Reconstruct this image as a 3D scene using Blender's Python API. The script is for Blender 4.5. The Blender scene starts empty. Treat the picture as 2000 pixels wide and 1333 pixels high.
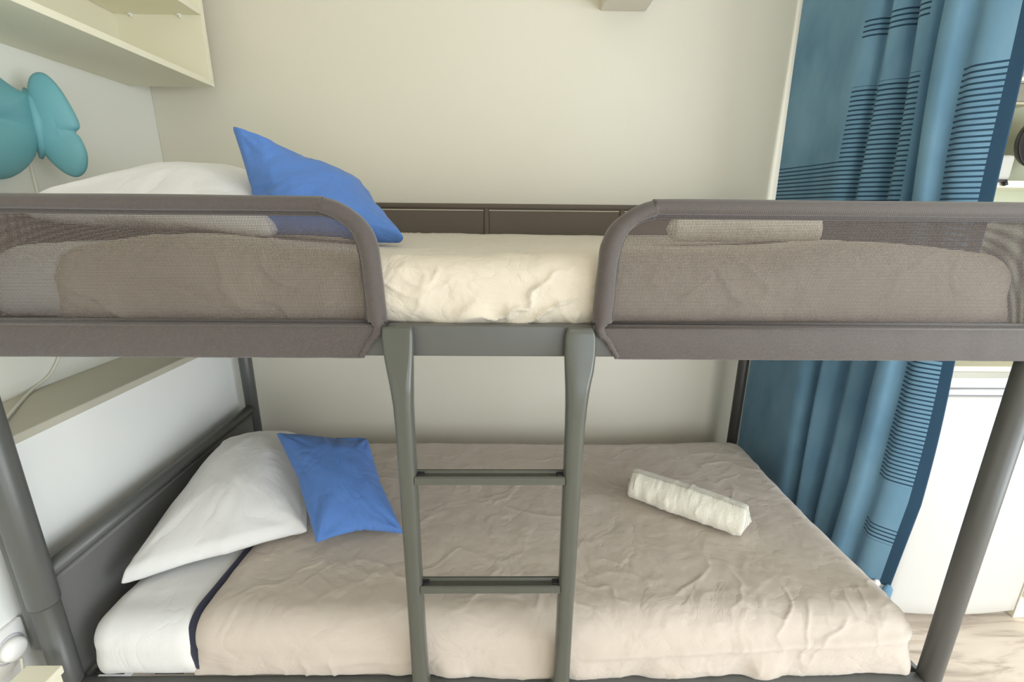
import bpy, bmesh, math, random
import numpy as np
from mathutils import Vector, Matrix, Euler

sc = bpy.context.scene
COL = sc.collection
# ------------------------------------------------------------------ camera
cam_data = bpy.data.cameras.new('camera')
cam = bpy.data.objects.new('camera', cam_data)
COL.objects.link(cam)
cam_data.sensor_width = 36.0
cam_data.lens = 36.0 * 906.0 / 2000.0
cam_data.clip_start = 0.02
cam.location = (0, 0, 1.335)
cam.rotation_euler = (1.2975741, -0.0089333, -0.0127531)
sc.camera = cam
# ------------------------------------------------------------------ view
sc.view_settings.view_transform = 'Standard'
sc.view_settings.look = 'None'
sc.view_settings.gamma = 1.0
sc.view_settings.use_curve_mapping = False
sc.view_settings.exposure = 0.0
sc.cycles.use_denoising = True
sc.cycles.max_bounces = 10
sc.cycles.diffuse_bounces = 6
sc.cycles.transparent_max_bounces = 16
# ------------------------------------------------------------------ world and lights
w = bpy.data.worlds.new('world')
sc.world = w
w.use_nodes = True
w.node_tree.nodes['Background'].inputs[0].default_value = (0.80, 0.90, 1.0, 1)
w.node_tree.nodes['Background'].inputs[1].default_value = 1.6

def area(name, loc, rot, sx, sy, energy, color):
    l = bpy.data.lights.new(name, 'AREA')
    l.shape = 'RECTANGLE'
    l.size, l.size_y, l.energy, l.color = sx, sy, energy, color
    o = bpy.data.objects.new(name, l)
    o.location, o.rotation_euler = loc, rot
    COL.objects.link(o)
    return o
# daylight entering through the window behind the photographer
area('window_daylight', (1.45, -2.38, 1.05), (math.radians(90), 0, 0), 2.0, 1.9, 27, (0.90, 0.96, 1.0))
area('side_window_daylight', (2.54, -0.75, 1.05), (math.radians(90), 0, math.radians(90)), 2.0, 1.9, 72, (0.90, 0.96, 1.0))
# the room's warm ceiling lamp
area('ceiling_lamp_light', (0.1, -0.75, 2.38), (0, 0, 0), 0.5, 0.5, 4.5, (1.0, 0.86, 0.66))

# ------------------------------------------------------------------ helpers: objects
def link(o, parent=None):
    COL.objects.link(o)
    if parent is not None:
        o.parent = parent
    return o

def tag(o, label=None, cat=None, group=None, kind=None):
    if label: o['label'] = label
    if cat: o['category'] = cat
    if group: o['group'] = group
    if kind: o['kind'] = kind
    return o

def empty(name, loc, label, cat, group=None):
    o = bpy.data.objects.new(name, None)
    o.location = loc
    o.empty_display_size = 0.05
    link(o)
    return tag(o, label, cat, group)

def mesh_obj(name, verts, faces, mat, parent=None, smooth=True, origin=None, uv=None):
    """mesh given in world coordinates; the origin is moved to the base"""
    v = np.asarray(verts, float)
    base = Vector((0, 0, 0))
    if parent is not None:
        base = parent.matrix_world_base
    me = bpy.data.meshes.new(name)
    if parent is None:
        if origin is None:
            mn, mx = v.min(0), v.max(0)
            origin = ((mn[0] + mx[0]) / 2, (mn[1] + mx[1]) / 2, mn[2])
        base = Vector(origin)
    me.from_pydata([tuple(p) for p in (v - np.array(base))], [], [tuple(int(k) for k in f) for f in faces])
    me.update()
    if uv is not None:
        lay = me.uv_layers.new(name='UVMap')
        li = np.zeros(len(me.loops), int)
        me.loops.foreach_get('vertex_index', li)
        lay.data.foreach_set('uv', np.asarray(uv, float)[li].ravel())
    if mat is not None:
        me.materials.append(mat)
    if smooth:
        me.polygons.foreach_set('use_smooth', [True] * len(me.polygons))
    o = bpy.data.objects.new(name, me)
    if parent is None:
        o.location = base
    COL.objects.link(o)
    if parent is not None:
        o.parent = parent.ob
    return o

class P:
    """parent handle: object and the world position of its origin"""
    def __init__(self, ob, base):
        self.ob, self.matrix_world_base = ob, Vector(base)

def thing(name, loc, label, cat, group=None):
    return P(empty(name, loc, label, cat, group), loc)

def as_parent(o, world=None):
    if world is None: world = o.location
    return P(o, world)

# ------------------------------------------------------------------ helpers: shapes (return verts, faces)
def bm_out(bm):
    bm.verts.ensure_lookup_table(); bm.verts.index_update()
    v = [tuple(x.co) for x in bm.verts]
    f = [[y.index for y in x.verts] for x in bm.faces]
    bm.free()
    return v, f

def box(x0, x1, y0, y1, z0, z1, bev=0.0, seg=2):
    bm = bmesh.new()
    bmesh.ops.create_cube(bm, size=1.0)
    for q in bm.verts:
        q.co = Vector(((x0 + x1) / 2 + q.co.x * (x1 - x0), (y0 + y1) / 2 + q.co.y * (y1 - y0), (z0 + z1) / 2 + q.co.z * (z1 - z0)))
    if bev > 0:
        bmesh.ops.bevel(bm, geom=list(bm.edges), offset=bev, segments=seg, profile=0.5, affect='EDGES')
    bmesh.ops.recalc_face_normals(bm, faces=bm.faces)
    return bm_out(bm)

def join(*parts):
    V, F = [], []
    for v, f in parts:
        b = len(V)
        V += [tuple(p) for p in v]
        F += [[i + b for i in q] for q in f]
    return V, F

def catmull(pts, n=8):
    pts = [np.array(p, float) for p in pts]
    out = []
    for i in range(len(pts) - 1):
        p0 = pts[max(i - 1, 0)]; p1 = pts[i]; p2 = pts[i + 1]; p3 = pts[min(i + 2, len(pts) - 1)]
        for k in range(n):
            t = k / n
            out.append(0.5 * ((2 * p1) + (-p0 + p2) * t + (2 * p0 - 5 * p1 + 4 * p2 - p3) * t * t + (-p0 + 3 * p1 - 3 * p2 + p3) * t ** 3))
    out.append(pts[-1])
    return np.array(out)

def tube(pts, r, seg=16, cap=True, sx=1.0, up=None):
    """round tube along pts; r is a number or a list; sx flattens it along the frame's first axis"""
    pts = np.array(pts, float)
    n = len(pts)
    rr = np.full(n, r, float) if np.isscalar(r) else np.array(r, float)
    V, F = [], []
    T = np.gradient(pts, axis=0)
    T /= np.linalg.norm(T, axis=1)[:, None] + 1e-12
    ref = np.array(up if up is not None else ((0, 1, 0) if abs(T[0][1]) < 0.9 else (1, 0, 0)), float)
    for i in range(n):
        a = ref - T[i] * ref.dot(T[i]); a /= np.linalg.norm(a)
        b = np.cross(T[i], a)
        ref = a
        for k in range(seg):
            t = 2 * math.pi * k / seg
            V.append(pts[i] + rr[i] * (math.cos(t) * a * sx + math.sin(t) * b))
    for i in range(n - 1):
        for k in range(seg):
            k2 = (k + 1) % seg
            F.append([i * seg + k, i * seg + k2, (i + 1) * seg + k2, (i + 1) * seg + k])
    if cap:
        F.append(list(range(seg))[::-1]); F.append([(n - 1) * seg + k for k in range(seg)])
    return V, F

def loft(sections):
    """sections: list of equal-length closed rings"""
    V, F = [], []
    m = len(sections[0])
    for s in sections: V += [tuple(p) for p in s]
    for i in range(len(sections) - 1):
        for k in range(m):
            k2 = (k + 1) % m
            F.append([i * m + k, i * m + k2, (i + 1) * m + k2, (i + 1) * m + k])
    F.append(list(range(m))[::-1]); F.append([(len(sections) - 1) * m + k for k in range(m)])
    return V, F

def rrect(cx, cy, z, wx, wy, r, seg=5):
    """rounded rectangle ring in the horizontal plane"""
    r = min(r, wx / 2 - 1e-4, wy / 2 - 1e-4)
    out = []
    for (sx, sy, a0) in ((1, 1, 0), (-1, 1, 90), (-1, -1, 180), (1, -1, 270)):
        for k in range(seg + 1):
            a = math.radians(a0 + 90 * k / seg)
            out.append((cx + sx * (wx / 2 - r) + r * math.cos(a), cy + sy * (wy / 2 - r) + r * math.sin(a), z))
    return out

# ------------------------------------------------------------------ numpy noise
def _hash(ix, iy, iz, seed):
    h = (ix.astype(np.int64) * 374761393 + iy.astype(np.int64) * 668265263 + iz.astype(np.int64) * 2147483647 + seed * 974711) & 0x7fffffff
    h = ((h ^ (h >> 13)) * 1274126177) & 0x7fffffff
    h = (h ^ (h >> 16)) & 0xffff
    return h / 32767.5 - 1.0

def noise(p, seed=0):
    p = np.asarray(p, float)
    i = np.floor(p); f = p - i
    u = f * f * f * (f * (f * 6 - 15) + 10)
    x, y, z = i[:, 0], i[:, 1], i[:, 2]
    r = 0
    for dx in (0, 1):
        wx = u[:, 0] if dx else 1 - u[:, 0]
        for dy in (0, 1):
            wy = u[:, 1] if dy else 1 - u[:, 1]
            for dz in (0, 1):
                wz = u[:, 2] if dz else 1 - u[:, 2]
                r = r + wx * wy * wz * _hash(x + dx, y + dy, z + dz, seed)
    return r

def fbm(p, oct=4, seed=0):
    r = 0; a = 1.0; s = 0
    for k in range(oct):
        r = r + a * noise(p * (2.03 ** k) + k * 17.3, seed + k); s += a; a *= 0.5
    return r / s

def creases(p, scale, ang, stretch=4.0, sharp=7.0, warp=0.35, seed=0):
    """sharp-backed folds running at angle ang (radians) in the first two coordinates"""
    q = np.array(p, float)
    q = q + warp / scale * np.stack([fbm(q * scale * 0.7, 2, seed + 5), fbm(q * scale * 0.7 + 9, 2, seed + 6), 0 * q[:, 0]], 1)
    c, s = math.cos(ang), math.sin(ang)
    u = (q[:, 0] * c + q[:, 1] * s) * scale / stretch
    v = (-q[:, 0] * s + q[:, 1] * c) * scale
    n = noise(np.stack([u, v, q[:, 2] * scale * 0.3], 1), seed)
    m = np.clip(noise(np.stack([u * 1.3 + 5, v * 0.4, 0 * u], 1), seed + 9) * 1.2 + 0.2, 0, 1)
    return np.exp(-np.abs(n) * sharp) * m

# ------------------------------------------------------------------ materials
def new_mat(name):
    m = bpy.data.materials.new(name)
    m.use_nodes = True
    nt = m.node_tree
    b = nt.nodes['Principled BSDF']
    return m, nt, b

def srgb(r, g, b):
    def f(c):
        c /= 255.0
        return c / 12.92 if c <= 0.04045 else ((c + 0.055) / 1.055) ** 2.4
    return (f(r), f(g), f(b), 1)

def N(nt, t, **kw):
    n = nt.nodes.new(t)
    for k, v in kw.items():
        if hasattr(n, k) and k not in n.inputs: setattr(n, k, v)
        else: n.inputs[k].default_value = v
    return n

def add_bump(nt, b, height, strength, dist):
    bp = N(nt, 'ShaderNodeBump')
    bp.inputs['Strength'].default_value = strength
    bp.inputs['Distance'].default_value = dist
    nt.links.new(height, bp.inputs['Height'])
    nt.links.new(bp.outputs[0], b.inputs['Normal'])

def simple(name, col, rough=0.5, metal=0.0, mottle=0.03, nscale=8.0, bump=0.0, bscale=60, bdist=0.002, spec=0.5, sheen=0.0):
    m, nt, b = new_mat(name)
    tc = N(nt, 'ShaderNodeTexCoord')
    nz = N(nt, 'ShaderNodeTexNoise'); nz.inputs['Scale'].default_value = nscale; nz.inputs['Detail'].default_value = 4
    nt.links.new(tc.outputs['Object'], nz.inputs['Vector'])
    mp = N(nt, 'ShaderNodeMapRange')
    mp.inputs['To Min'].default_value = 1 - mottle; mp.inputs['To Max'].default_value = 1 + mottle
    nt.links.new(nz.outputs['Fac'], mp.inputs['Value'])
    hv = N(nt, 'ShaderNodeHueSaturation'); hv.inputs['Color'].default_value = col
    nt.links.new(mp.outputs[0], hv.inputs['Value'])
    nt.links.new(hv.outputs[0], b.inputs['Base Color'])
    b.inputs['Roughness'].default_value = rough
    b.inputs['Metallic'].default_value = metal
    b.inputs['Specular IOR Level'].default_value = spec
    if sheen:
        b.inputs['Sheen Weight'].default_value = sheen
    if bump:
        n2 = N(nt, 'ShaderNodeTexNoise'); n2.inputs['Scale'].default_value = bscale; n2.inputs['Detail'].default_value = 5
        nt.links.new(tc.outputs['Object'], n2.inputs['Vector'])
        add_bump(nt, b, n2.outputs['Fac'], bump, bdist)
    return m

def weave_val(nt, vec, period, flat=None):
    """product-of-sines weave value on chosen axes, -1..1"""
    sp = N(nt, 'ShaderNodeSeparateXYZ'); nt.links.new(vec, sp.inputs[0])
    k = 2 * math.pi / period
    def lin(a, b_, ka, kb):
        m1 = N(nt, 'ShaderNodeMath', operation='MULTIPLY'); nt.links.new(sp.outputs[a], m1.inputs[0]); m1.inputs[1].default_value = ka
        m2 = N(nt, 'ShaderNodeMath', operation='MULTIPLY_ADD'); nt.links.new(sp.outputs[b_], m2.inputs[0]); m2.inputs[1].default_value = kb
        nt.links.new(m1.outputs[0], m2.inputs[2])
        s = N(nt, 'ShaderNodeMath', operation='SINE'); nt.links.new(m2.outputs[0], s.inputs[0])
        return s.outputs[0]
    return lin, k

def mesh_fabric(name, axis, col, period=0.0046, hole=0.5):
    m, nt, b = new_mat(name)
    b.inputs['Base Color'].default_value = col
    b.inputs['Roughness'].default_value = 0.75
    b.inputs['Sheen Weight'].default_value = 0.25
    tc = N(nt, 'ShaderNodeTexCoord')
    lin, k = weave_val(nt, tc.outputs['Object'], period)
    a = lin(axis, 'Z', k * 0.62, k * 0.62); c = lin(axis, 'Z', k * 0.62, -k * 0.62)
    mu = N(nt, 'ShaderNodeMath', operation='MULTIPLY'); nt.links.new(a, mu.inputs[0]); nt.links.new(c, mu.inputs[1])
    gt = N(nt, 'ShaderNodeMath', operation='GREATER_THAN'); nt.links.new(mu.outputs[0], gt.inputs[0])
    # slight unevenness of the knit
    nz = N(nt, 'ShaderNodeTexNoise'); nz.inputs['Scale'].default_value = 5
    nt.links.new(tc.outputs['Object'], nz.inputs['Vector'])
    mr = N(nt, 'ShaderNodeMapRange'); mr.inputs['To Min'].default_value = hole - 0.10; mr.inputs['To Max'].default_value = hole + 0.10
    nt.links.new(nz.outputs['Fac'], mr.inputs['Value'])
    nt.links.new(mr.outputs[0], gt.inputs[1])
    tr = N(nt, 'ShaderNodeBsdfTransparent')
    mx = N(nt, 'ShaderNodeMixShader')
    nt.links.new(gt.outputs[0], mx.inputs[0]); nt.links.new(b.outputs[0], mx.inputs[1]); nt.links.new(tr.outputs[0], mx.inputs[2])
    nt.links.new(mx.outputs[0], nt.nodes['Material Output'].inputs['Surface'])
    return m

def sleeve_fabric(name, col, period=0.0034):
    m, nt, b = new_mat(name)
    tc = N(nt, 'ShaderNodeTexCoord')
    lin, k = weave_val(nt, tc.outputs['Object'], period)
    a = lin('X', 'Z', k, 0.0); c = lin('Z', 'Y', k, k)
    mu = N(nt, 'ShaderNodeMath', operation='MULTIPLY'); nt.links.new(a, mu.inputs[0]); nt.links.new(c, mu.inputs[1])
    mr = N(nt, 'ShaderNodeMapRange'); mr.inputs['From Min'].default_value = -1
    mr.inputs['To Min'].default_value = 0.55; mr.inputs['To Max'].default_value = 1.5
    nt.links.new(mu.outputs[0], mr.inputs['Value'])
    hv = N(nt, 'ShaderNodeHueSaturation'); hv.inputs['Color'].default_value = col
    nt.links.new(mr.outputs[0], hv.inputs['Value']); nt.links.new(hv.outputs[0], b.inputs['Base Color'])
    b.inputs['Roughness'].default_value = 0.6
    b.inputs['Sheen Weight'].default_value = 0.3
    add_bump(nt, b, mu.outputs[0], 0.5, 0.0006)
    return m

def cloth_mat(name, col, rough=0.85, mottle=0.05, bump=0.35, sheen=0.2, wr=9, wrd=0.01):
    """woven cotton: fine thread relief plus small crumple relief"""
    m, nt, b = new_mat(name)
    tc = N(nt, 'ShaderNodeTexCoord')
    nz = N(nt, 'ShaderNodeTexNoise'); nz.inputs['Scale'].default_value = 3.5; nz.inputs['Detail'].default_value = 3
    nt.links.new(tc.outputs['Object'], nz.inputs['Vector'])
    mp = N(nt, 'ShaderNodeMapRange'); mp.inputs['To Min'].default_value = 1 - mottle; mp.inputs['To Max'].default_value = 1 + mottle
    nt.links.new(nz.outputs['Fac'], mp.inputs['Value'])
    hv = N(nt, 'ShaderNodeHueSaturation'); hv.inputs['Color'].default_value = col
    nt.links.new(mp.outputs[0], hv.inputs['Value']); nt.links.new(hv.outputs[0], b.inputs['Base Color'])
    b.inputs['Roughness'].default_value = rough
    b.inputs['Sheen Weight'].default_value = sheen
    b.inputs['Specular IOR Level'].default_value = 0.25
    n1 = N(nt, 'ShaderNodeTexNoise'); n1.inputs['Scale'].default_value = wr; n1.inputs['Detail'].default_value = 6; n1.inputs['Distortion'].default_value = 0.5
    nt.links.new(tc.outputs['Object'], n1.inputs['Vector'])
    # creased ridges: 1-|2n-1|
    a1 = N(nt, 'ShaderNodeMath', operation='MULTIPLY_ADD'); a1.inputs[1].default_value = 2; a1.inputs[2].default_value = -1
    nt.links.new(n1.outputs['Fac'], a1.inputs[0])
    a2 = N(nt, 'ShaderNodeMath', operation='ABSOLUTE'); nt.links.new(a1.outputs[0], a2.inputs[0])
    a3 = N(nt, 'ShaderNodeMath', operation='POWER'); a3.inputs[1].default_value = 0.6; nt.links.new(a2.outputs[0], a3.inputs[0])
    add_bump(nt, b, a3.outputs[0], bump, wrd)
    return m

M = {}
M['wall_l'] = simple('left_wall_paint', srgb(240, 240, 232), 0.45, mottle=0.015, nscale=1.3)
M['wall'] = simple('wall_paint', srgb(222, 217, 202), 0.42, mottle=0.02, nscale=1.3, bump=0.05, bscale=120, bdist=0.0006)
M['dado'] = simple('white_panel', srgb(244, 246, 244), 0.38, mottle=0.015, nscale=1.5)
M['ledge'] = simple('ledge_wood', srgb(196, 192, 176), 0.55, mottle=0.05, nscale=14)
M['ceil'] = simple('ceiling_paint', srgb(236, 233, 224), 0.8)
M['shelf'] = simple('shelf_laminate', srgb(232, 228, 206), 0.45, mottle=0.01)
M['steel'] = simple('grey_powder_coat', srgb(86, 87, 85), 0.36, mottle=0.05, nscale=30, bump=0.08, bscale=400, bdist=0.0003)
M['ladder'] = simple('grey_green_powder_coat', srgb(80, 82, 75), 0.24, mottle=0.04, nscale=20)
M['dark'] = simple('dark_steel', srgb(58, 56, 54), 0.4)
M['panel_fabric'] = simple('dark_panel_fabric', srgb(108, 108, 106), 0.8, mottle=0.04, nscale=20, bump=0.3, bscale=500, bdist=0.0004)
M['rear_fabric'] = simple('rear_panel_fabric', srgb(96, 87, 77), 0.8, mottle=0.05, nscale=12, bump=0.3, bscale=500, bdist=0.0004)
M['sleeve'] = sleeve_fabric('guard_sleeve', srgb(76, 68, 65))
M['hem'] = sleeve_fabric('shaded_guard_hem', srgb(58, 50, 48))  # sleeve cloth with the groove's shade under the tube put into its colour
M['meshx'] = mesh_fabric('mesh_fabric', 'X', srgb(84, 73, 68), 0.0034, 0.12)
M['meshy'] = mesh_fabric('mesh_fabric_end', 'Y', srgb(84, 73, 68), 0.0034, 0.12)
M['beige'] = cloth_mat('beige_cotton', srgb(194, 183, 172), bump=0.28, wr=8, wrd=0.012)
M['beige2'] = cloth_mat('upper_beige_cotton', srgb(203, 194, 178), bump=0.35, wr=9, wrd=0.012)
M['white'] = cloth_mat('white_cotton', srgb(220, 220, 220), bump=0.28, wr=5, wrd=0.012, mottle=0.02)
M['blue'] = cloth_mat('blue_cotton', srgb(84, 122, 186), bump=0.5, wr=8, wrd=0.008, mottle=0.05, sheen=0.1)
M['navy'] = cloth_mat('navy_trim', srgb(44, 46, 62), bump=0.1)
M['towel'] = simple('terry_towel', srgb(232, 229, 216), 0.95, mottle=0.03, nscale=60, bump=0.9, bscale=350, bdist=0.002, sheen=0.4)
M['lamp'] = simple('teal_plastic', srgb(112, 172, 180), 0.5, mottle=0.02)
M['cord'] = simple('white_cord', srgb(226, 224, 212), 0.5)
M['plastic'] = simple('white_plastic', srgb(240, 240, 238), 0.35)
M['fridge'] = simple('fridge_white', srgb(210, 209, 205), 0.32, mottle=0.01)
M['fgrey'] = simple('fridge_handle_grey', srgb(196, 197, 204), 0.35)
M['counter'] = simple('worktop_beige', srgb(222, 214, 190), 0.45, mottle=0.05, nscale=40)
M['alu'] = simple('worktop_edge_grey', srgb(150, 148, 136), 0.4, metal=0.3)
M['cab'] = simple('kitchen_cabinet_white', srgb(244, 240, 226), 0.4)
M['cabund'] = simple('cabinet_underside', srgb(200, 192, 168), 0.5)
M['splash'] = simple('pale_green_splashback', srgb(212, 218, 196), 0.35)
M['pan'] = simple('dark_pan', srgb(52, 48, 52), 0.4)
M['black'] = simple('black_plastic', srgb(40, 38, 44), 0.4)
M['microw'] = simple('grey_appliance', srgb(200, 200, 196), 0.4)
M['tassel_w'] = cloth_mat('white_tassel', srgb(228, 228, 230), bump=0.5, wr=60, wrd=0.003)
M['skirt'] = simple('kitchen_wall', srgb(238, 234, 220), 0.5)

# floor: light wood look
def floor_mat():
    m, nt, b = new_mat('light_wood_floor')
    tc = N(nt, 'ShaderNodeTexCoord')
    mp = N(nt, 'ShaderNodeMapping'); mp.inputs['Scale'].default_value = (1.2, 9, 1)
    nt.links.new(tc.outputs['Object'], mp.inputs['Vector'])
    nz = N(nt, 'ShaderNodeTexNoise'); nz.inputs['Scale'].default_value = 2.6; nz.inputs['Detail'].default_value = 8; nz.inputs['Distortion'].default_value = 1.3
    nt.links.new(mp.outputs[0], nz.inputs['Vector'])
    cr = N(nt, 'ShaderNodeValToRGB')
    e = cr.color_ramp.elements
    e[0].position = 0.30; e[0].color = srgb(170, 156, 142)
    e[1].position = 0.52; e[1].color = srgb(226, 212, 198)
    x = e.new(0.75); x.color = srgb(232, 220, 207)
    nt.links.new(nz.outputs['Fac'], cr.inputs[0])
    nt.links.new(cr.outputs[0], b.inputs['Base Color'])
    b.inputs['Roughness'].default_value = 0.45
    return m
M['floor'] = floor_mat()

# curtain: printed stripes by height (UV v = metres) in zones along the cloth (UV u)
def curtain_mat():
    m, nt, b = new_mat('striped_curtain_cloth')
    uv = N(nt, 'ShaderNodeUVMap')
    sp = N(nt, 'ShaderNodeSeparateXYZ'); nt.links.new(uv.outputs[0], sp.inputs[0])
    U, V = sp.outputs[0], sp.outputs[1]
    def cmp(src, a, b_):
        g = N(nt, 'ShaderNodeMath', operation='GREATER_THAN'); nt.links.new(src, g.inputs[0]); g.inputs[1].default_value = a
        l = N(nt, 'ShaderNodeMath', operation='LESS_THAN'); nt.links.new(src, l.inputs[0]); l.inputs[1].default_value = b_
        r = N(nt, 'ShaderNodeMath', operation='MULTIPLY'); nt.links.new(g.outputs[0], r.inputs[0]); nt.links.new(l.outputs[0], r.inputs[1])
        return r.outputs[0]
    def mul(a, b_):
        r = N(nt, 'ShaderNodeMath', operation='MULTIPLY'); nt.links.new(a, r.inputs[0]); nt.links.new(b_, r.inputs[1]); return r.outputs[0]
    def mx(a, b_):
        r = N(nt, 'ShaderNodeMath', operation='MAXIMUM'); nt.links.new(a, r.inputs[0]); nt.links.new(b_, r.inputs[1]); return r.outputs[0]
    def stripes(period, duty):
        d = N(nt, 'ShaderNodeMath', operation='DIVIDE'); nt.links.new(V, d.inputs[0]); d.inputs[1].default_value = period
        f = N(nt, 'ShaderNodeMath', operation='FRACT'); nt.links.new(d.outputs[0], f.inputs[0])
        l = N(nt, 'ShaderNodeMath', operation='LESS_THAN'); nt.links.new(f.outputs[0], l.inputs[0]); l.inputs[1].default_value = duty
        return l.outputs[0]
    s1 = stripes(0.0136, 0.36)
    zones = None
    for (u0, u1, v0, v1) in CURTAIN_ZONES:
        z = mul(cmp(U, u0, u1), cmp(V, v0, v1))
        zones = z if zones is None else mx(zones, z)
    st = mul(s1, zones)
    hem = cmp(U, 0.970, 1.1)
    fac = mx(st, hem)
    tc = N(nt, 'ShaderNodeTexCoord')
    nz = N(nt, 'ShaderNodeTexNoise'); nz.inputs['Scale'].default_value = 9; nz.inputs['Detail'].default_value = 6
    mpn = N(nt, 'ShaderNodeMapping'); mpn.inputs['Scale'].default_value = (1, 1, 0.5)
    nt.links.new(tc.outputs['Object'], mpn.inputs[0]); nt.links.new(mpn.outputs[0], nz.inputs['Vector'])
    cr = N(nt, 'ShaderNodeValToRGB'); cr.color_ramp.elements[0].position = 0.3; cr.color_ramp.elements[1].position = 0.7
    cr.color_ramp.elements[0].color = srgb(108, 150, 180); cr.color_ramp.elements[1].color = srgb(132, 174, 200)
    nt.links.new(nz.outputs['Fac'], cr.inputs[0])
    mix = N(nt, 'ShaderNodeMix', data_type='RGBA')
    nt.links.new(fac, mix.inputs['Factor']); nt.links.new(cr.outputs[0], mix.inputs['A'])
    mix.inputs['B'].default_value = srgb(48, 78, 102)
    nt.links.new(mix.outputs['Result'], b.inputs['Base Color'])
    b.inputs['Roughness'].default_value = 0.9
    b.inputs['Sheen Weight'].default_value = 0.15
    b.inputs['Specular IOR Level'].default_value = 0.2
    tl = N(nt, 'ShaderNodeBsdfTranslucent'); nt.links.new(mix.outputs['Result'], tl.inputs[0])
    ms = N(nt, 'ShaderNodeMixShader'); ms.inputs[0].default_value = 0.15
    nt.links.new(b.outputs[0], ms.inputs[1]); nt.links.new(tl.outputs[0], ms.inputs[2])
    nt.links.new(ms.outputs[0], nt.nodes['Material Output'].inputs['Surface'])
    n2 = N(nt, 'ShaderNodeTexNoise'); n2.inputs['Scale'].default_value = 300
    nt.links.new(tc.outputs['Object'], n2.inputs['Vector'])
    add_bump(nt, b, n2.outputs['Fac'], 0.3, 0.0008)
    return m
CURTAIN_ZONES = [(0.0, 0.34, 1.10, 1.50), (0.34, 0.66, 1.15, 1.715), (0.34, 0.66, 1.845, 1.90),
                 (0.868, 0.970, 1.15, 1.70), (0.868, 0.970, 0.535, 0.955), (0.868, 0.970, 0.33, 0.385)]
M['curtain'] = curtain_mat()

# ================================================================== SETTING
def struct(name, vf, mat, smooth=False, origin=None):
    o = mesh_obj(name, vf[0], vf[1], mat, None, smooth, origin)
    o['kind'] = 'structure'
    return o
XL, YB, XR, YF, ZC = -1.31, 1.91, 2.6, -2.45, 2.5
struct('floor', box(XL - .1, XR + .1, YF - .1, 2.6, -0.1, 0.0), M['floor'])
struct('ceiling', box(XL - .1, XR + .1, YF - .1, 2.6, ZC, ZC + 0.1), M['ceil'])
struct('wall_left', box(XL - .1, XL, YF, YB + .08, 0.0, ZC), M['wall_l'])
struct('wall_back', box(XL, 1.075, YB, YB + 0.08, 0.0, ZC, 0.003), M['wall'])
struct('wall_kitchen', box(1.0, XR, 2.45, 2.55, 0.0, ZC), M['skirt'])
struct('wall_right', join(box(XR, XR + .1, YF, -1.80, 0.0, ZC), box(XR, XR + .1, 0.30, 2.55, 0.0, ZC),
       box(XR, XR + .1, -1.80, 0.30, 2.2, ZC), box(XR, XR + .1, -1.80, 0.30, 0.0, 0.08)), M['wall'])
# front wall with its window opening (behind the photographer)
wf = join(box(XL, 0.40, YF - .1, YF, 0, ZC), box(2.50, XR, YF - .1, YF, 0, ZC),
          box(0.40, 2.50, YF - .1, YF, 2.2, ZC), box(0.40, 2.50, YF - .1, YF, 0, 0.08))
struct('wall_front', wf, M['wall'])
struct('window_1', join(box(0.40, 0.46, YF - .08, YF - .02, 0.08, 2.2), box(2.44, 2.50, YF - .08, YF - .02, 0.08, 2.2),
             box(1.42, 1.48, YF - .08, YF - .02, 0.08, 2.2), box(0.46, 2.44, YF - .08, YF - .02, 2.14, 2.2), box(0.46, 2.44, YF - .08, YF - .02, 0.08, 0.14)), M['plastic'])
struct('window_2', join(box(XR + .02, XR + .08, -1.80, -1.74, 0.08, 2.2), box(XR + .02, XR + .08, 0.24, 0.30, 0.08, 2.2),
             box(XR + .02, XR + .08, -0.78, -0.72, 0.14, 2.14), box(XR + .02, XR + .08, -1.74, 0.24, 2.14, 2.2), box(XR + .02, XR + .08, -1.74, 0.24, 0.08, 0.14)), M['plastic'])
# lower thickened wall with its ledge
da = struct('trim_1', box(XL, -1.10, YF, YB, 0.0, 0.822, 0.002), M['dado'])
struct('trim_2', box(XL, -1.092, YF, YB, 0.822, 0.844, 0.003), M['ledge'])

# ================================================================== SHELF UNIT on the left wall
t = thing('wall_shelf', (-1.16, 1.81, 1.735), 'white open wall shelf unit mounted high on the left wall above the bed', 'shelf')
SF = -1.017
mesh_obj('bottom_panel', *box(XL, SF, -0.4, 1.81, 1.742, 1.760, 0.0012), M['shelf'], t, False)
mesh_obj('shelf_board', *box(XL + .012, SF, -0.4, 1.792, 1.954, 1.972, 0.0012), M['shelf'], t, False)
mesh_obj('end_panel', *box(XL, SF, 1.792, 1.81, 1.760, 2.40, 0.0012), M['shelf'], t, False)
mesh_obj('end_panel', *box(XL, SF, -0.418, -0.4, 1.742, 2.40, 0.0012), M['shelf'], t, False)
mesh_obj('top_panel', *box(XL, SF, -0.4, 1.792, 2.382, 2.40, 0.0012), M['shelf'], t, False)
mesh_obj('back_panel', *box(XL, XL + .010, -0.4, 1.792, 1.760, 2.382), M['shelf'], t, False)
for xx in (-1.245, -1.085):
    mesh_obj('shelf_pin', *join(box(xx - .005, xx + .005, 1.778, 1.792, 1.949, 1.954, 0.001), tube([(xx, 1.792, 1.947), (xx, 1.784, 1.947)], 0.003, 10)), M['plastic'], t)

# small white box fixture high on the back wall
t = thing('wall_box', (0.415, 1.87, 2.025), 'small white box fixed high on the back wall, only its underside in view', 'box')
mesh_obj('housing', *box(0.333, 0.497, 1.66, YB, 2.027, 2.16, 0.004), M['wall'], t, False)
mesh_obj('lid', *box(0.329, 0.501, 1.655, YB, 2.16, 2.172, 0.002), M['plastic'], t, False)

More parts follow.
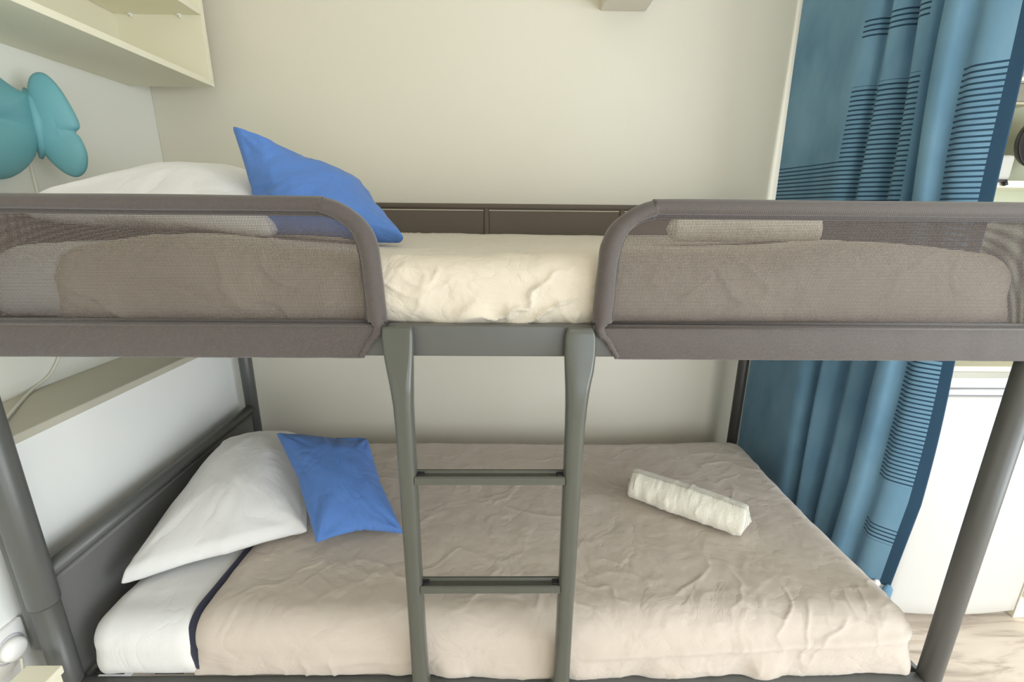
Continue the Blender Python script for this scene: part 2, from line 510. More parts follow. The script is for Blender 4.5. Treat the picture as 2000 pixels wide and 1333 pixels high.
# ================================================================== BUTTERFLY LAMP
def puffy(outline, center, frame, thick, cup, crease_z=None, nr=10, nseg=96):
    """closed shell from an outline (s,z) star-shaped about center; frame=(origin, dir, normal)"""
    pts = catmull([(*p, 0) for p in outline] + [(*outline[0], 0)], 10)[:-1, :2]
    idx = np.linspace(0, len(pts), nseg, endpoint=False).astype(int)
    ring = pts[idx]
    org, d, n = [np.array(q, float) for q in frame]
    c = np.array(center)
    V = []; F = []
    def put(p, h):
        s = p[0]
        if crease_z is not None:
            h = h * (1 - 0.55 * math.exp(-((p[1] - crease_z) / 0.018) ** 2) * min(1, max(0, s / 0.12)))
        return org + d * s + np.array((0, 0, p[1])) + n * (h + cup * s * s)
    m = len(ring)
    for side in (1, -1):
        for k in range(nr):
            q = k / nr
            for p in ring:
                pp = c + (p - c) * (1 - (1 - q) ** 1.6) if k else c
                V.append(put(pp, side * thick * math.sqrt(max(0, 1 - (1 - (1 - q) ** 1.6) ** 2.4))))
    rim = len(V)
    for p in ring: V.append(put(p, 0))
    for si, side in enumerate((1, -1)):
        b = si * nr * m
        for k in range(nr):
            for j in range(m):
                j2 = (j + 1) % m
                a0 = b + k * m + j; a1 = b + k * m + j2
                if k < nr - 1: b0, b1 = b + (k + 1) * m + j, b + (k + 1) * m + j2
                else: b0, b1 = rim + j, rim + j2
                F.append([a0, b0, b1, a1] if side == 1 else [a0, a1, b1, b0])
    return V, F
t = thing('wall_lamp', (-1.27, 1.37, 1.42), 'turquoise butterfly-shaped wall lamp hung on the left wall over the upper bunk', 'lamp')
org = (-1.245, 1.345, 0)
dl = np.array((0.10, -0.995, 0)); nl = np.array((0.995, 0.10, 0))
dr = np.array((0.86, 0.51, 0)); nr_ = np.array((0.51, -0.86, 0))
left = [(0.0, 1.62), (0.04, 1.625), (0.11, 1.655), (0.20, 1.70), (0.30, 1.715), (0.345, 1.66), (0.32, 1.575), (0.285, 1.54),
        (0.30, 1.50), (0.27, 1.435), (0.20, 1.400), (0.11, 1.405), (0.03, 1.455), (0.0, 1.52)]
right = [(0.0, 1.60), (0.015, 1.645), (0.04, 1.668), (0.075, 1.668), (0.11, 1.635), (0.14, 1.575), (0.145, 1.545), (0.128, 1.53), (0.14, 1.515),
         (0.150, 1.475), (0.135, 1.435), (0.10, 1.415), (0.06, 1.425), (0.02, 1.46), (0.0, 1.50)]
mesh_obj('wing', *puffy(left, (0.15, 1.54), (org, dl, nl), 0.030, 0.5, 1.535), M['lamp'], t)
right = [(a * 0.66, b) for a, b in right]
mesh_obj('wing', *puffy(right, (0.05, 1.535), (org, dr, nr_), 0.022, 1.2, 1.525), M['lamp'], t)
mesh_obj('body', *tube([(-1.25, 1.35, 1.63), (-1.236, 1.345, 1.60), (-1.23, 1.343, 1.55), (-1.236, 1.345, 1.49), (-1.25, 1.35, 1.46)], [0.004, 0.014, 0.016, 0.013, 0.004], 14), M['lamp'], t)
mesh_obj('wall_mount', *tube([(XL, 1.36, 1.545), (-1.245, 1.35, 1.545)], 0.035, 20), M['lamp'], t)
mesh_obj('cord', *tube(catmull([(-1.295, 1.365, 1.54), (-1.303, 1.372, 1.42), (-1.303, 1.37, 1.15), (-1.303, 1.345, 0.98), (-1.303, 1.28, 0.88), (-1.295, 1.20, 0.850), (-1.20, 1.05, 0.849), (-1.10, 0.90, 0.849), (-1.082, 0.84, 0.835), (-1.085, 0.80, 0.60)], 8), 0.0035, 8), M['cord'], t)

# ================================================================== BUNK BED
FRY, REY = 0.85, 1.78
XFL, XFR, XRL, XRR = -1.022, 1.030, -1.040, 0.970
bed = thing('bunk_bed', (0.0, 1.3, 0.0), 'dark grey metal bunk bed with brown mesh guards and a front ladder', 'bed')
def part(name, vf, mat, smooth=True, parent=bed):
    return mesh_obj(name, vf[0], vf[1], mat, parent, smooth)
def sub(o, name, vf, mat, smooth=True):
    return mesh_obj(name, vf[0], vf[1], mat, P(o, bed.matrix_world_base), smooth)
# posts
pl = part('post', tube([(XFL, FRY, 0.0), (XFL, FRY, 0.490)], 0.0255, 24), M['steel'])
sub(pl, 'post_sleeve', tube([(XFL, FRY, 0.484), (XFL, FRY, 0.490), (XFL, FRY, 1.35)], [0.0265, 0.0285, 0.0285], 24), M['steel'])
sub(pl, 'post_flange', box(XFL - 0.047, XFL - 0.012, FRY - 0.012, FRY + 0.012, 0.36, 1.12, 0.008, 3), M['steel'])
sub(pl, 'foot_cap', tube([(XFL, FRY, 0.0), (XFL, FRY, 0.03)], 0.028, 20), M['black'])
for (x, y, r, mt) in ((XFR, FRY, 0.0235, 'steel'), (XRL, REY, 0.024, 'steel'), (XRR, REY, 0.020, 'dark')):
    q = part('post', tube([(x, y, 0.0), (x, y, 1.355)], r, 24), M[mt])
    sub(q, 'foot_cap', tube([(x, y, 0.0), (x, y, 0.03)], r + 0.003, 20), M['black'])
# upper front beam (box section) and lower front beam
part('upper_beam', box(XFL + .02, XFR - .02, FRY - 0.008, FRY + 0.022, 1.068, 1.128, 0.004, 3), M['steel'])
part('lower_beam', box(XFL + .02, XFR - .02, FRY - 0.016, FRY + 0.014, 0.195, 0.257, 0.004, 3), M['steel'])
part('rear_beam', box(XRL + .02, XRR - .015, REY - 0.012, REY + 0.012, 1.068, 1.128, 0.004), M['steel'])
part('rear_beam', box(XRL + .02, XRR - .015, REY - 0.012, REY + 0.012, 0.195, 0.257, 0.004), M['steel'])
def endbar(xa, xb, z, r):
    return tube([(xa, FRY, z), (xb, REY, z)], r, 14)
for xa, xb in ((XFL, XRL), (XFR, XRR)):
    part('end_beam', endbar(xa, xb, 1.10, 0.02), M['steel'])
    part('end_beam', endbar(xa, xb, 0.225, 0.02), M['steel'])
# slat bases: real slats under both mattresses
def slat_base(z, n=14):
    b = part('slat', box(-0.985, -0.985 + 0.07, FRY + .022, REY - .012, z, z + 0.008, 0.002), M['dark'], False)
    b.name = 'slat'
    for k in range(1, n):
        c = b.copy(); COL.objects.link(c); c.parent = bed.ob
        c.location = (k * (1.85 / (n - 1)), 0, 0)
slat_base(1.118); slat_base(0.249)
# lower headboard on the left
def sheet_y(xa, xb, z0, z1, th, ya=FRY, yb=REY, ny=12):
    V = []
    for s in (-th / 2, th / 2):
        V += [(xa + s, ya, z0), (xb + s, yb, z0), (xb + s, yb, z1), (xa + s, ya, z1)]
    F = [[0, 1, 2, 3], [7, 6, 5, 4], [0, 4, 5, 1], [1, 5, 6, 2], [2, 6, 7, 3], [3, 7, 4, 0]]
    return V, F
hb = part('headboard', sheet_y(XFL, XRL, 0.225, 0.545, 0.010, FRY + .02, REY - .02), M['panel_fabric'], False)
sub(hb, 'headboard_rail', tube([(XFL, FRY, 0.548), (XRL, REY, 0.548)], 0.0185, 16), M['steel'])
sub(hb, 'headboard_seam', tube([(XFL + .004, FRY + .03, 0.522), (XRL + .004, REY - .02, 0.522)], 0.007, 10), M['panel_fabric'])
# ---- guards: front left and front right
def guard(sign, x_out, x_in, name='front_guard'):
    # tube path: outer end -> top -> chamfered corner -> down
    xi = x_in
    zt = 1.3445
    path = [(x_out, 0, zt), (xi - sign * 0.110, 0, zt), (xi - sign * 0.078, 0, zt - 0.002), (xi - sign * 0.048, 0, zt - 0.013),
            (xi - sign * 0.021, 0, zt - 0.034), (xi - sign * 0.006, 0, zt - 0.060), (xi, 0, zt - 0.095), (xi + sign * 0.004, 0, 1.16), (xi + sign * 0.004, 0, 1.135)]
    pth = catmull([path[0], tuple(np.array(path[0]) * .5 + np.array(path[1]) * .5)] + path[1:], 8)
    pth[:, 1] = FRY - 0.002
    n = len(pth)
    wob = noise(np.stack([np.arange(n) * .21, 0 * pth[:, 0], 0 * pth[:, 0]], 1), 3 if sign > 0 else 8)
    drop = np.clip((zt - pth[:, 2]) / 0.05, 0, 1)
    rad = 0.0135 + 0.0045 * drop + 0.0008 * wob
    g = part(name, tube(pth, rad, 18), M['sleeve'])
    # narrow hem pulled under the tube, on its inner side
    inn = pth.copy()
    inn[:, 2] -= (1 - drop) * 0.0145
    inn[:, 0] -= sign * drop * 0.016
    inn[:, 1] += 0.004
    sub(g, 'hem', tube(inn, 0.0065, 10), M['hem'])
    # see-through panel
    m = 40
    mask = inn[:, 2] > 0
    zs = np.linspace(1.128, zt - 0.02, m)
    nx = 90
    V, F = [], []
    vert = pth[drop > 0.3]
    for j, z in enumerate(zs):
        # right boundary of the panel at this height
        xb = np.interp(z, vert[::-1, 2], vert[::-1, 0]) - sign * 0.012
        for i in range(nx + 1):
            x = x_out + (xb - x_out) * i / nx
            V.append((x, FRY + 0.003 + 0.0025 * math.sin(x * 9 + z * 14), z))
    for j in range(m - 1):
        for i in range(nx):
            a = j * (nx + 1) + i
            F.append([a, a + 1, a + nx + 2, a + nx + 1])
    sub(g, 'mesh_panel', (V, F), M['meshx'])
    # fabric band wrapped over the beam, with its cut corner
    xa = x_out
    yb0, yb1 = FRY - 0.0125, FRY + 0.026
    prof = [(yb1, 1.064), (yb0 + .003, 1.064), (yb0, 1.067), (yb0, 1.124), (yb0 + .003, 1.131), (yb1, 1.131)]
    nb = 60
    V, F = [], []
    for i in range(nb + 1):
        s = i / nb
        for (yy, zz) in prof:
            # corner: reaches further at the top than at the bottom
            end = xi + sign * (0.022 if zz > 1.12 else (-0.030 if zz < 1.07 else 0.020 - 0.05 * (1.124 - zz) / 0.057))
            x = xa + (end - xa) * s
            V.append((x, yy - 0.0008 * math.sin(x * 70) * math.sin(x * 23), zz))
    k = len(prof)
    for i in range(nb):
        for j in range(k - 1):
            a = i * k + j
            F.append([a, a + 1, a + k + 1, a + k])
    sub(g, 'beam_sleeve', (V, F), M['sleeve'])
    # top seam of the band
    sub(g, 'band_seam', tube([(xa, yb0 + .001, 1.1275), (xi, yb0 + .001, 1.1275)], 0.0022, 8), M['sleeve'])
    sub(g, 'seam_line', tube([(xa, FRY - .001, 1.1335), (xi, FRY - .001, 1.1335)], 0.0035, 8), M['hem'])
    # gathered fold at the lower inner corner
    sub(g, 'corner_fold', tube(catmull([(xi + sign * .003, FRY - .008, 1.145), (xi + sign * .010, FRY - .013, 1.120), (xi - sign * .008, FRY - .0135, 1.098), (xi - sign * .027, FRY - .012, 1.068)], 6), [0.012] * 4 + [0.009] * 5 + [0.006] * 5 + [0.005] * 5, 10), M['sleeve'])
    return g
guard(1, XFL, -0.243)
guard(-1, XFR, 0.186)
# ---- end guards (mesh) and rear guard
for xa, xb in ((XFL, XRL), (XFR, XRR)):
    e = part('end_guard', endbar(xa, xb, 1.345, 0.0125), M['sleeve'])
    sub(e, 'mesh_panel', sheet_y(xa, xb, 1.10, 1.335, 0.001, FRY + .02, REY - .01), M['meshy'], False)
rg = part('rear_guard', tube([(XRL, REY, 1.350), (XRR, REY, 1.350)], 0.011, 14), M['rear_fabric'])
xs = [XRL + .02, -0.50, -0.072, 0.43, XRR - .02]
for a, b_ in zip(xs[:-1], xs[1:]):
    sub(rg, 'rear_panel', box(a + 0.010, b_ - 0.010, REY - 0.004, REY + 0.004, 1.10, 1.335, 0.002), M['rear_fabric'], False)
for a in xs[1:-1]:
    sub(rg, 'upright', tube([(a, REY, 1.10), (a, REY, 1.345)], 0.010, 12), M['rear_fabric'])

# ---- ladder
def ladder_rail(side):
    # section table: z, x left edge, x right edge, depth, y centre
    if side < 0:
        tab = [(1.1290, -0.226, -0.172, 0.010, 0.831), (1.122, -0.227, -0.170, 0.014, 0.829), (1.105, -0.2275, -0.1695, 0.016, 0.828), (1.075, -0.225, -0.170, 0.020, 0.826), (1.045, -0.220, -0.1705, 0.028, 0.822),
               (1.015, -0.2145, -0.1715, 0.034, 0.819), (0.98, -0.2105, -0.1730, 0.036, 0.818), (0.90, -0.2085, -0.1735, 0.036, 0.818), (0.60, -0.2080, -0.1735, 0.036, 0.818), (0.40, -0.2075, -0.1725, 0.036, 0.818),
               (0.30, -0.2075, -0.170, 0.036, 0.818), (0.27, -0.2085, -0.166, 0.034, 0.819), (0.24, -0.212, -0.158, 0.026, 0.823), (0.19, -0.214, -0.156, 0.012, 0.830)]
    else:
        tab = [(1.1290, 0.117, 0.160, 0.010, 0.831), (1.122, 0.112, 0.166, 0.014, 0.829), (1.105, 0.1105, 0.169, 0.016, 0.828), (1.075, 0.1105, 0.169, 0.020, 0.826), (1.045, 0.112, 0.166, 0.028, 0.822),
               (1.015, 0.114, 0.160, 0.034, 0.819), (0.98, 0.1155, 0.1565, 0.036, 0.818), (0.90, 0.117, 0.153, 0.036, 0.818), (0.60, 0.117, 0.152, 0.036, 0.818), (0.40, 0.116, 0.151, 0.036, 0.818),
               (0.30, 0.113, 0.151, 0.036, 0.818), (0.27, 0.109, 0.152, 0.034, 0.819), (0.24, 0.101, 0.155, 0.026, 0.823), (0.19, 0.099, 0.157, 0.012, 0.830)]
    tab = np.array(tab)
    zz = np.linspace(tab[0, 0], tab[-1, 0], 90)
    zz = np.concatenate([np.linspace(1.129, 0.95, 36), np.linspace(0.94, 0.32, 12), np.linspace(0.31, 0.19, 16)])
    rows = [np.interp(-zz, -tab[:, 0], tab[:, k]) for k in (1, 2, 3, 4)]
    def sm(a):
        b = a.copy()
        for _ in range(2): b[1:-1] = (b[:-2] + 2 * b[1:-1] + b[2:]) / 4
        return b
    rows = [sm(r) for r in rows]
    secs = []
    for i, z in enumerate(zz):
        xl, xr, d, yc = [r[i] for r in rows]
        secs.append(rrect((xl + xr) / 2, yc, z, xr - xl, d, 0.013 if d > .03 else d * .42, 5))
    return loft(secs)
lad = P(bed.ob, bed.matrix_world_base)
ladder = part('ladder', join(ladder_rail(-1)), M['ladder'])
sub(ladder, 'ladder_rail', ladder_rail(1), M['ladder'])
def rung(zt):
    # folded tread with raised rim
    x0, x1 = -0.176, 0.119
    V = []
    prof = [(0.806, zt - 0.019), (0.802, zt - 0.016), (0.802, zt - 0.002), (0.805, zt), (0.809, zt - 0.001), (0.811, zt - 0.005), (0.826, zt - 0.005), (0.829, zt), (0.833, zt), (0.834, zt - 0.004), (0.834, zt - 0.014), (0.828, zt - 0.019)]
    k = len(prof)
    secs = []
    for x in (x0, x0 + 0.004, x1 - 0.004, x1):
        secs.append([(x, y, z) for y, z in prof])
    return loft(secs)
for zt in (0.832, 0.570):
    r_ = sub(ladder, 'rung', rung(zt), M['ladder'], False)
# end caps of treads are dark plastic clips: parts of the bed's ladder
dc = []
for zt in (0.832, 0.570):
    for (xa, xb) in ((-0.174, -0.160), (0.104, 0.118)):
        dc.append(box(xa, xb, 0.812, 0.827, zt - 0.006, zt - 0.0005, 0.002))
sub(ladder, 'tread_clip', join(dc[0]), M['black'])
for q in dc[1:]: sub(ladder, 'tread_clip', q, M['black'])
# ================================================================== BEDDING
def rbox(x0, x1, y0, y1, z0, z1, r, nx, ny, nz, disp=None, rb=None):
    """rounded box surface with a displacement function along the normal"""
    hx, hy, hz = (x1 - x0) / 2, (y1 - y0) / 2, (z1 - z0) / 2
    c = np.array(((x0 + x1) / 2, (y0 + y1) / 2, (z0 + z1) / 2))
    h = np.array((hx, hy, hz))
    idx = {}; V = []; F = []
    def lin(n, hh):
        # more samples in the rounded parts
        return np.linspace(-1, 1, n + 1) * hh
    ax = [lin(nx, hx), lin(ny, hy), lin(nz, hz)]
    def vid(i, j, k):
        key = (i, j, k)
        if key not in idx:
            idx[key] = len(V); V.append((ax[0][i], ax[1][j], ax[2][k]))
        return idx[key]
    for i in range(nx):
        for j in range(ny):
            F.append([vid(i, j, nz), vid(i + 1, j, nz), vid(i + 1, j + 1, nz), vid(i, j + 1, nz)])
            F.append([vid(i, j, 0), vid(i, j + 1, 0), vid(i + 1, j + 1, 0), vid(i + 1, j, 0)])
    for i in range(nx):
        for k in range(nz):
            F.append([vid(i, 0, k), vid(i + 1, 0, k), vid(i + 1, 0, k + 1), vid(i, 0, k + 1)])
            F.append([vid(i, ny, k), vid(i, ny, k + 1), vid(i + 1, ny, k + 1), vid(i + 1, ny, k)])
    for j in range(ny):
        for k in range(nz):
            F.append([vid(0, j, k), vid(0, j, k + 1), vid(0, j + 1, k + 1), vid(0, j + 1, k)])
            F.append([vid(nx, j, k), vid(nx, j + 1, k), vid(nx, j + 1, k + 1), vid(nx, j, k + 1)])
    V = np.array(V)
    rb = r if rb is None else rb
    rv = np.interp(V[:, 2], [-hz, 0.0], [rb, r])
    rr = np.minimum(rv[:, None] * np.ones(3), h)
    inner = np.clip(V, -(h - rr), h - rr)
    d = V - inner
    L = np.linalg.norm(d / rr, axis=1)
    nrm = d / rr
    nn = np.linalg.norm(nrm, axis=1)[:, None]
    nrm = nrm / np.maximum(nn, 1e-9)
    # keep the flat faces flat: radius reached by max norm
    mxn = np.max(np.abs(d / rr), axis=1)[:, None]
    pos = inner + nrm * rr * mxn
    W = pos + c
    if disp is not None:
        W = disp(W, nrm)
    return W, F

def q3(W, s=(1, 1, 1)):
    return W * np.array(s)

# ---- lower bunk: white fitted sheet mattress
def disp_white_low(W, n):
    d = 0.004 * fbm(q3(W, (5, 5, 9)), 3, 11) + 0.004 * creases(q3(W[:, [0, 1, 2]]), 16, 0.3, 4, 6, 0.4, 12)
    front = np.clip(-n[:, 1], 0, 1)
    d += front * 0.007 * creases(W[:, [0, 2, 1]], 18, 0.0, 6, 5, 0.5, 14)
    return W + n * d[:, None]
mattress_low = mesh_obj('mattress', *rbox(-0.978, -0.70, 0.852, 1.752, 0.255, 0.405, 0.062, 90, 90, 28, disp_white_low, 0.035), M['white'])
tag(mattress_low, 'white sheeted mattress end showing at the head of the lower bunk', 'mattress')
# ---- lower duvet
def disp_low(W, n):
    top = np.clip(n[:, 2], 0, 1); front = np.clip(-n[:, 1], 0, 1)
    x, y, z = W[:, 0], W[:, 1], W[:, 2]
    d = 0.010 * fbm(q3(W, (2.2, 2.2, 2.2)), 3, 21)
    P2 = W[:, [0, 1, 2]]
    d += top * 0.0034 * creases(P2, 12, -0.35, 5, 13, 0.8, 22)
    d += top * 0.0026 * creases(P2, 20, 0.75, 4, 12, 0.8, 23)
    d += top * 0.0018 * creases(P2, 30, -0.9, 4, 9, 0.8, 24)
    d += 0.0016 * fbm(q3(W, (28, 28, 28)), 3, 25)
    # crumples on the right front corner and centre front
    k = np.exp(-(((x - 0.80) / 0.30) ** 2 + ((y - 0.92) / 0.16) ** 2))
    k2 = np.exp(-(((x - 0.32) / 0.45) ** 2 + ((y - 0.93) / 0.20) ** 2))
    Q = np.stack([x, y + z, 0 * x], 1)
    d += k * 0.0055 * (creases(Q, 17, 1.15, 3.5, 5, 0.8, 26) + 0.7 * creases(Q, 26, 1.5, 3, 5, 0.8, 27))
    d += k2 * 0.0045 * (creases(Q, 11, 0.85, 4, 14, 0.9, 28) + 0.8 * creases(Q, 14, 2.5, 4, 14, 0.9, 33))
    # gathers near the lower hem
    hem = np.clip((0.345 - z) / 0.06, 0, 1) * front
    d += hem * 0.009 * (noise(np.stack([x * 16, z * 3, 0 * x], 1), 29) + 0.7 * creases(np.stack([x, z, 0 * x], 1), 16, 1.57, 3, 4, .5, 30))
    # long low folds on the front slope
    d += np.exp(-((z - (0.335 + 0.05 * (x - 0.2))) / 0.012) ** 2) * front * 0.008 * np.clip(noise(np.stack([x * 3, 0 * x, 0 * x], 1), 31) + .4, 0, 1)
    W = W + n * d[:, None]
    # the hem rides up and down along the beam
    W[:, 2] += hem * 0.007 * noise(np.stack([x * 4, 0 * x, 0 * x], 1), 32)
    return W
duv = mesh_obj('duvet', *rbox(-0.745, 0.992, 0.846, 1.762, 0.254, 0.420, 0.072, 420, 240, 44, disp_low, 0.022), M['beige'])
tag(duv, 'rumpled greyish beige duvet spread over the lower bunk', 'duvet')
pd = as_parent(duv)
# dark navy edge at the left end of the lower duvet
def navy_edge(xe, y0, z0, z1, yb, w, par, mat):
    path = []
    for a in np.linspace(0, 1, 30):
        th = a * math.pi / 2
        path.append((y0 + 0.065 * (1 - math.sin(th)), z1 - 0.065 * (1 - math.sin(th + math.pi / 2)) if False else 0))
    pts = [(xe + 0.02, y0 + 0.030, z0 + 0.008), (xe + 0.004, y0 + 0.006, z0 + 0.045), (xe - 0.006, y0 + 0.012, z1 - 0.055), (xe - 0.008, y0 + 0.045, z1 - 0.020), (xe - 0.004, y0 + 0.12, z1 - 0.012),
           (xe + 0.0, y0 + 0.30, z1 - 0.012), (xe + 0.0, yb - 0.1, z1 - 0.012)]
    c = catmull(pts, 8)
    return mesh_obj('dark_trim', *tube(c, np.interp(np.arange(len(c)), [0, 6, 16, 26, 34, len(c)], [w * .5, w, w, w * .9, w * .7, w * .5]), 10), mat, par)
navy_edge(-0.724, 0.862, 0.240, 0.418, 1.74, 0.013, pd, M['navy'])

# ---- upper bunk
def top_profile(x):
    """height added over the flat mattress top near the front edge"""
    return 0.030 * np.exp(-((x + 0.66) / 0.17) ** 2) + 0.026 * np.exp(-((x - 0.70) / 0.22) ** 2) + 0.004 * np.sin(x * 9)
def disp_up(W, n):
    x, y, z = W[:, 0], W[:, 1], W[:, 2]
    top = np.clip(n[:, 2], 0, 1); front = np.clip(-n[:, 1], 0, 1)
    d = 0.008 * fbm(q3(W, (3, 3, 4)), 3, 41) + 0.002 * fbm(q3(W, (24, 24, 24)), 3, 42)
    d += top * 0.004 * creases(W, 16, -0.2, 5, 8, .6, 43)
    Q = np.stack([x, z, 0 * x], 1)
    mid = np.exp(-((x + 0.02) / 0.30) ** 2)
    d += front * (0.006 + 0.006 * mid) * creases(Q, 20, -0.6, 3.5, 6, .8, 44)
    d += front * (0.004 + 0.009 * mid) * creases(Q, 26, 0.5, 3, 5, .8, 45)
    d += front * 0.006 * mid * creases(Q, 34, 1.2, 2.5, 5, .8, 48)
    left = np.clip((-x - 0.2) / 0.3, 0, 1)
    d += front * left * (0.018 * creases(Q, 10, -0.24, 8, 5, .5, 46) + 0.010 * creases(Q, 22, -0.15, 8, 5, .4, 47))
    W = W + n * d[:, None]
    W[:, 2] += top_profile(x) * np.clip((z - 1.15) / 0.10, 0, 1) * np.exp(-((y - 0.93) / 0.38) ** 2)
    return W
mu = mesh_obj('mattress', *rbox(-0.985, -0.80, 0.872, 1.760, 1.129, 1.262, 0.055, 80, 90, 24, disp_white_low, 0.035), M['white'])
tag(mu, 'white sheeted mattress end behind the left mesh guard of the upper bunk', 'mattress')
du = mesh_obj('duvet', *rbox(-0.855, 0.995, 0.866, 1.765, 1.122, 1.255, 0.052, 400, 180, 44, disp_up, 0.025), M['beige2'])
tag(du, 'cream beige duvet covering the upper bunk, seen through the gap between guards', 'duvet')

# ---- pillows: cloth simulated cushions mapped onto their resting corners
def pillow_shape(n, seed, pres, shrink=0.0, frames=26, bend=0.05):
    rng = np.random.RandomState(seed)
    vs = []; idx = {}
    for s in (1, -1):
        for i in range(n + 1):
            for j in range(n + 1):
                edge = i in (0, n) or j in (0, n)
                if edge and s == -1:
                    idx[(s, i, j)] = idx[(1, i, j)]; continue
                idx[(s, i, j)] = len(vs)
                vs.append((i / n - .5, j / n - .5, 0 if edge else s * (.02 + .006 * rng.rand())))
    fs = []
    for s in (1, -1):
        for i in range(n):
            for j in range(n):
                q = [idx[(s, i, j)], idx[(s, i + 1, j)], idx[(s, i + 1, j + 1)], idx[(s, i, j + 1)]]
                fs.append(q if s == 1 else q[::-1])
    me = bpy.data.meshes.new('sim'); me.from_pydata(vs, [], fs)
    o = bpy.data.objects.new('sim', me); COL.objects.link(o)
    m = o.modifiers.new('c', 'CLOTH'); c = m.settings
    c.quality = 6; c.mass = .3; c.tension_stiffness = 18; c.compression_stiffness = 12; c.shear_stiffness = 8; c.bending_stiffness = bend
    c.use_pressure = True; c.uniform_pressure_force = pres; c.shrink_min = shrink; c.effector_weights.gravity = 0
    c.air_damping = 4
    m.point_cache.frame_end = frames + 2
    for f in range(1, frames + 1): sc.frame_set(f)
    ev = o.evaluated_get(bpy.context.evaluated_depsgraph_get())
    co = np.zeros(len(vs) * 3); ev.data.vertices.foreach_get('co', co); co = co.reshape(-1, 3)
    bpy.data.objects.remove(o); sc.frame_set(1)
    cr = [idx[(1, 0, 0)], idx[(1, n, 0)], idx[(1, n, n)], idx[(1, 0, n)]]
    ext = np.abs(co[cr][:, :2]).mean()
    co[:, :2] /= ext * 2
    co[:, 2] /= np.abs(co[:, 2]).max()
    return co, fs, np.array(vs)[:, :2]

def pillow(name, corners, thick, seed, mat, pres=5.0, bow=0.0, bow_axis=0, n=48, flat_bottom=0.0, wr=0.0055, square=0.45, seam=0.006):
    """corners BL, BR, TR, TL in metres; thick is the half thickness"""
    co, fs, g0 = pillow_shape(n, seed, pres)
    co[:, :2] += (g0 - co[:, :2]) * square
    A, B, C, D = [np.array(q, float) for q in corners]
    u = co[:, 0] + .5; v = co[:, 1] + .5
    def pos(u, v):
        return ((1 - u) * (1 - v))[:, None] * A + (u * (1 - v))[:, None] * B + (u * v)[:, None] * C + ((1 - u) * v)[:, None] * D
    p = pos(u, v)
    du_ = pos(u + .01, v) - pos(u - .01, v); dv_ = pos(u, v + .01) - pos(u, v - .01)
    nn = np.cross(du_, dv_); nn /= np.linalg.norm(nn, axis=1)[:, None]
    h = co[:, 2] * thick + np.sign(co[:, 2]) * seam * np.clip(np.abs(co[:, 2]) / .12, 0, 1)
    if flat_bottom: h = np.where(h < 0, h * (1 - flat_bottom), h)
    b = bow * (1 - (2 * (u if bow_axis == 0 else v) - 1) ** 2)
    p = p + nn * (h + b)[:, None]
    # fold lines running in from the corners and along the seams
    d = np.zeros(len(p))
    for cx, cy, k in ((0, 0, 1), (1, 0, 2), (1, 1, 3), (0, 1, 4)):
        r = np.hypot(u - cx, v - cy); a = np.arctan2(v - cy, u - cx)
        d += wr * 1.6 * np.exp(-(r / 0.35) ** 2) * np.clip(r / .08, 0, 1) * noise(np.stack([a * 5.5, r * 1.5, 0 * r + seed], 1), seed + k)
    d += wr * 1.3 * creases(np.stack([u, v, 0 * u], 1), 5, 0.5 + seed, 3, 6, .6, seed + 7)
    d += wr * 1.0 * fbm(np.stack([u * 5, v * 5, co[:, 2]], 1), 3, seed + 9)
    p = p + nn * (d * np.sign(co[:, 2] + 1e-6) * np.clip(np.abs(co[:, 2]) * 4, 0, 1))[:, None]
    o = mesh_obj(name, p, fs, mat)
    md = o.modifiers.new('smooth', 'SUBSURF'); md.levels = 1; md.render_levels = 2
    return o, (A, B, C, D)

o, _ = pillow('pillow', [(-0.955, 0.955, 0.432), (-0.555, 1.125, 0.455), (-0.78, 1.60, 0.50), (-1.00, 1.50, 0.52)], 0.095, 3, M['white'], 5, bow=0.02, flat_bottom=0.5, square=1.25, seam=0.018)
tag(o, 'large plump white pillow lying at the head of the lower bunk', 'pillow')
o, _ = pillow('cushion', [(-0.502, 1.054, 0.473), (-0.285, 1.125, 0.447), (-0.461, 1.425, 0.585), (-0.739, 1.372, 0.6375)], 0.046, 5, M['blue'], 5, bow=0.012, flat_bottom=0.5, square=0.6)
tag(o, 'royal blue cushion propped on the white pillow of the lower bunk', 'cushion')
o, _ = pillow('pillow', [(-1.00, 1.00, 1.325), (-0.50, 1.02, 1.285), (-0.56, 1.50, 1.33), (-0.99, 1.45, 1.395)], 0.085, 9, M['white'], 5, bow=0.01, flat_bottom=0.4, square=1.0, seam=0.012)
tag(o, 'large white pillow at the head of the upper bunk behind the guard', 'pillow')
o, _ = pillow('cushion', [(-0.565, 1.10, 1.275), (-0.222, 1.05, 1.275), (-0.385, 1.32, 1.375), (-0.605, 1.12, 1.512)], 0.058, 6, M['blue'], 5, bow=0.004, square=0.85, seam=0.008)
tag(o, 'bright blue cushion standing on its edge on the upper bunk', 'cushion')

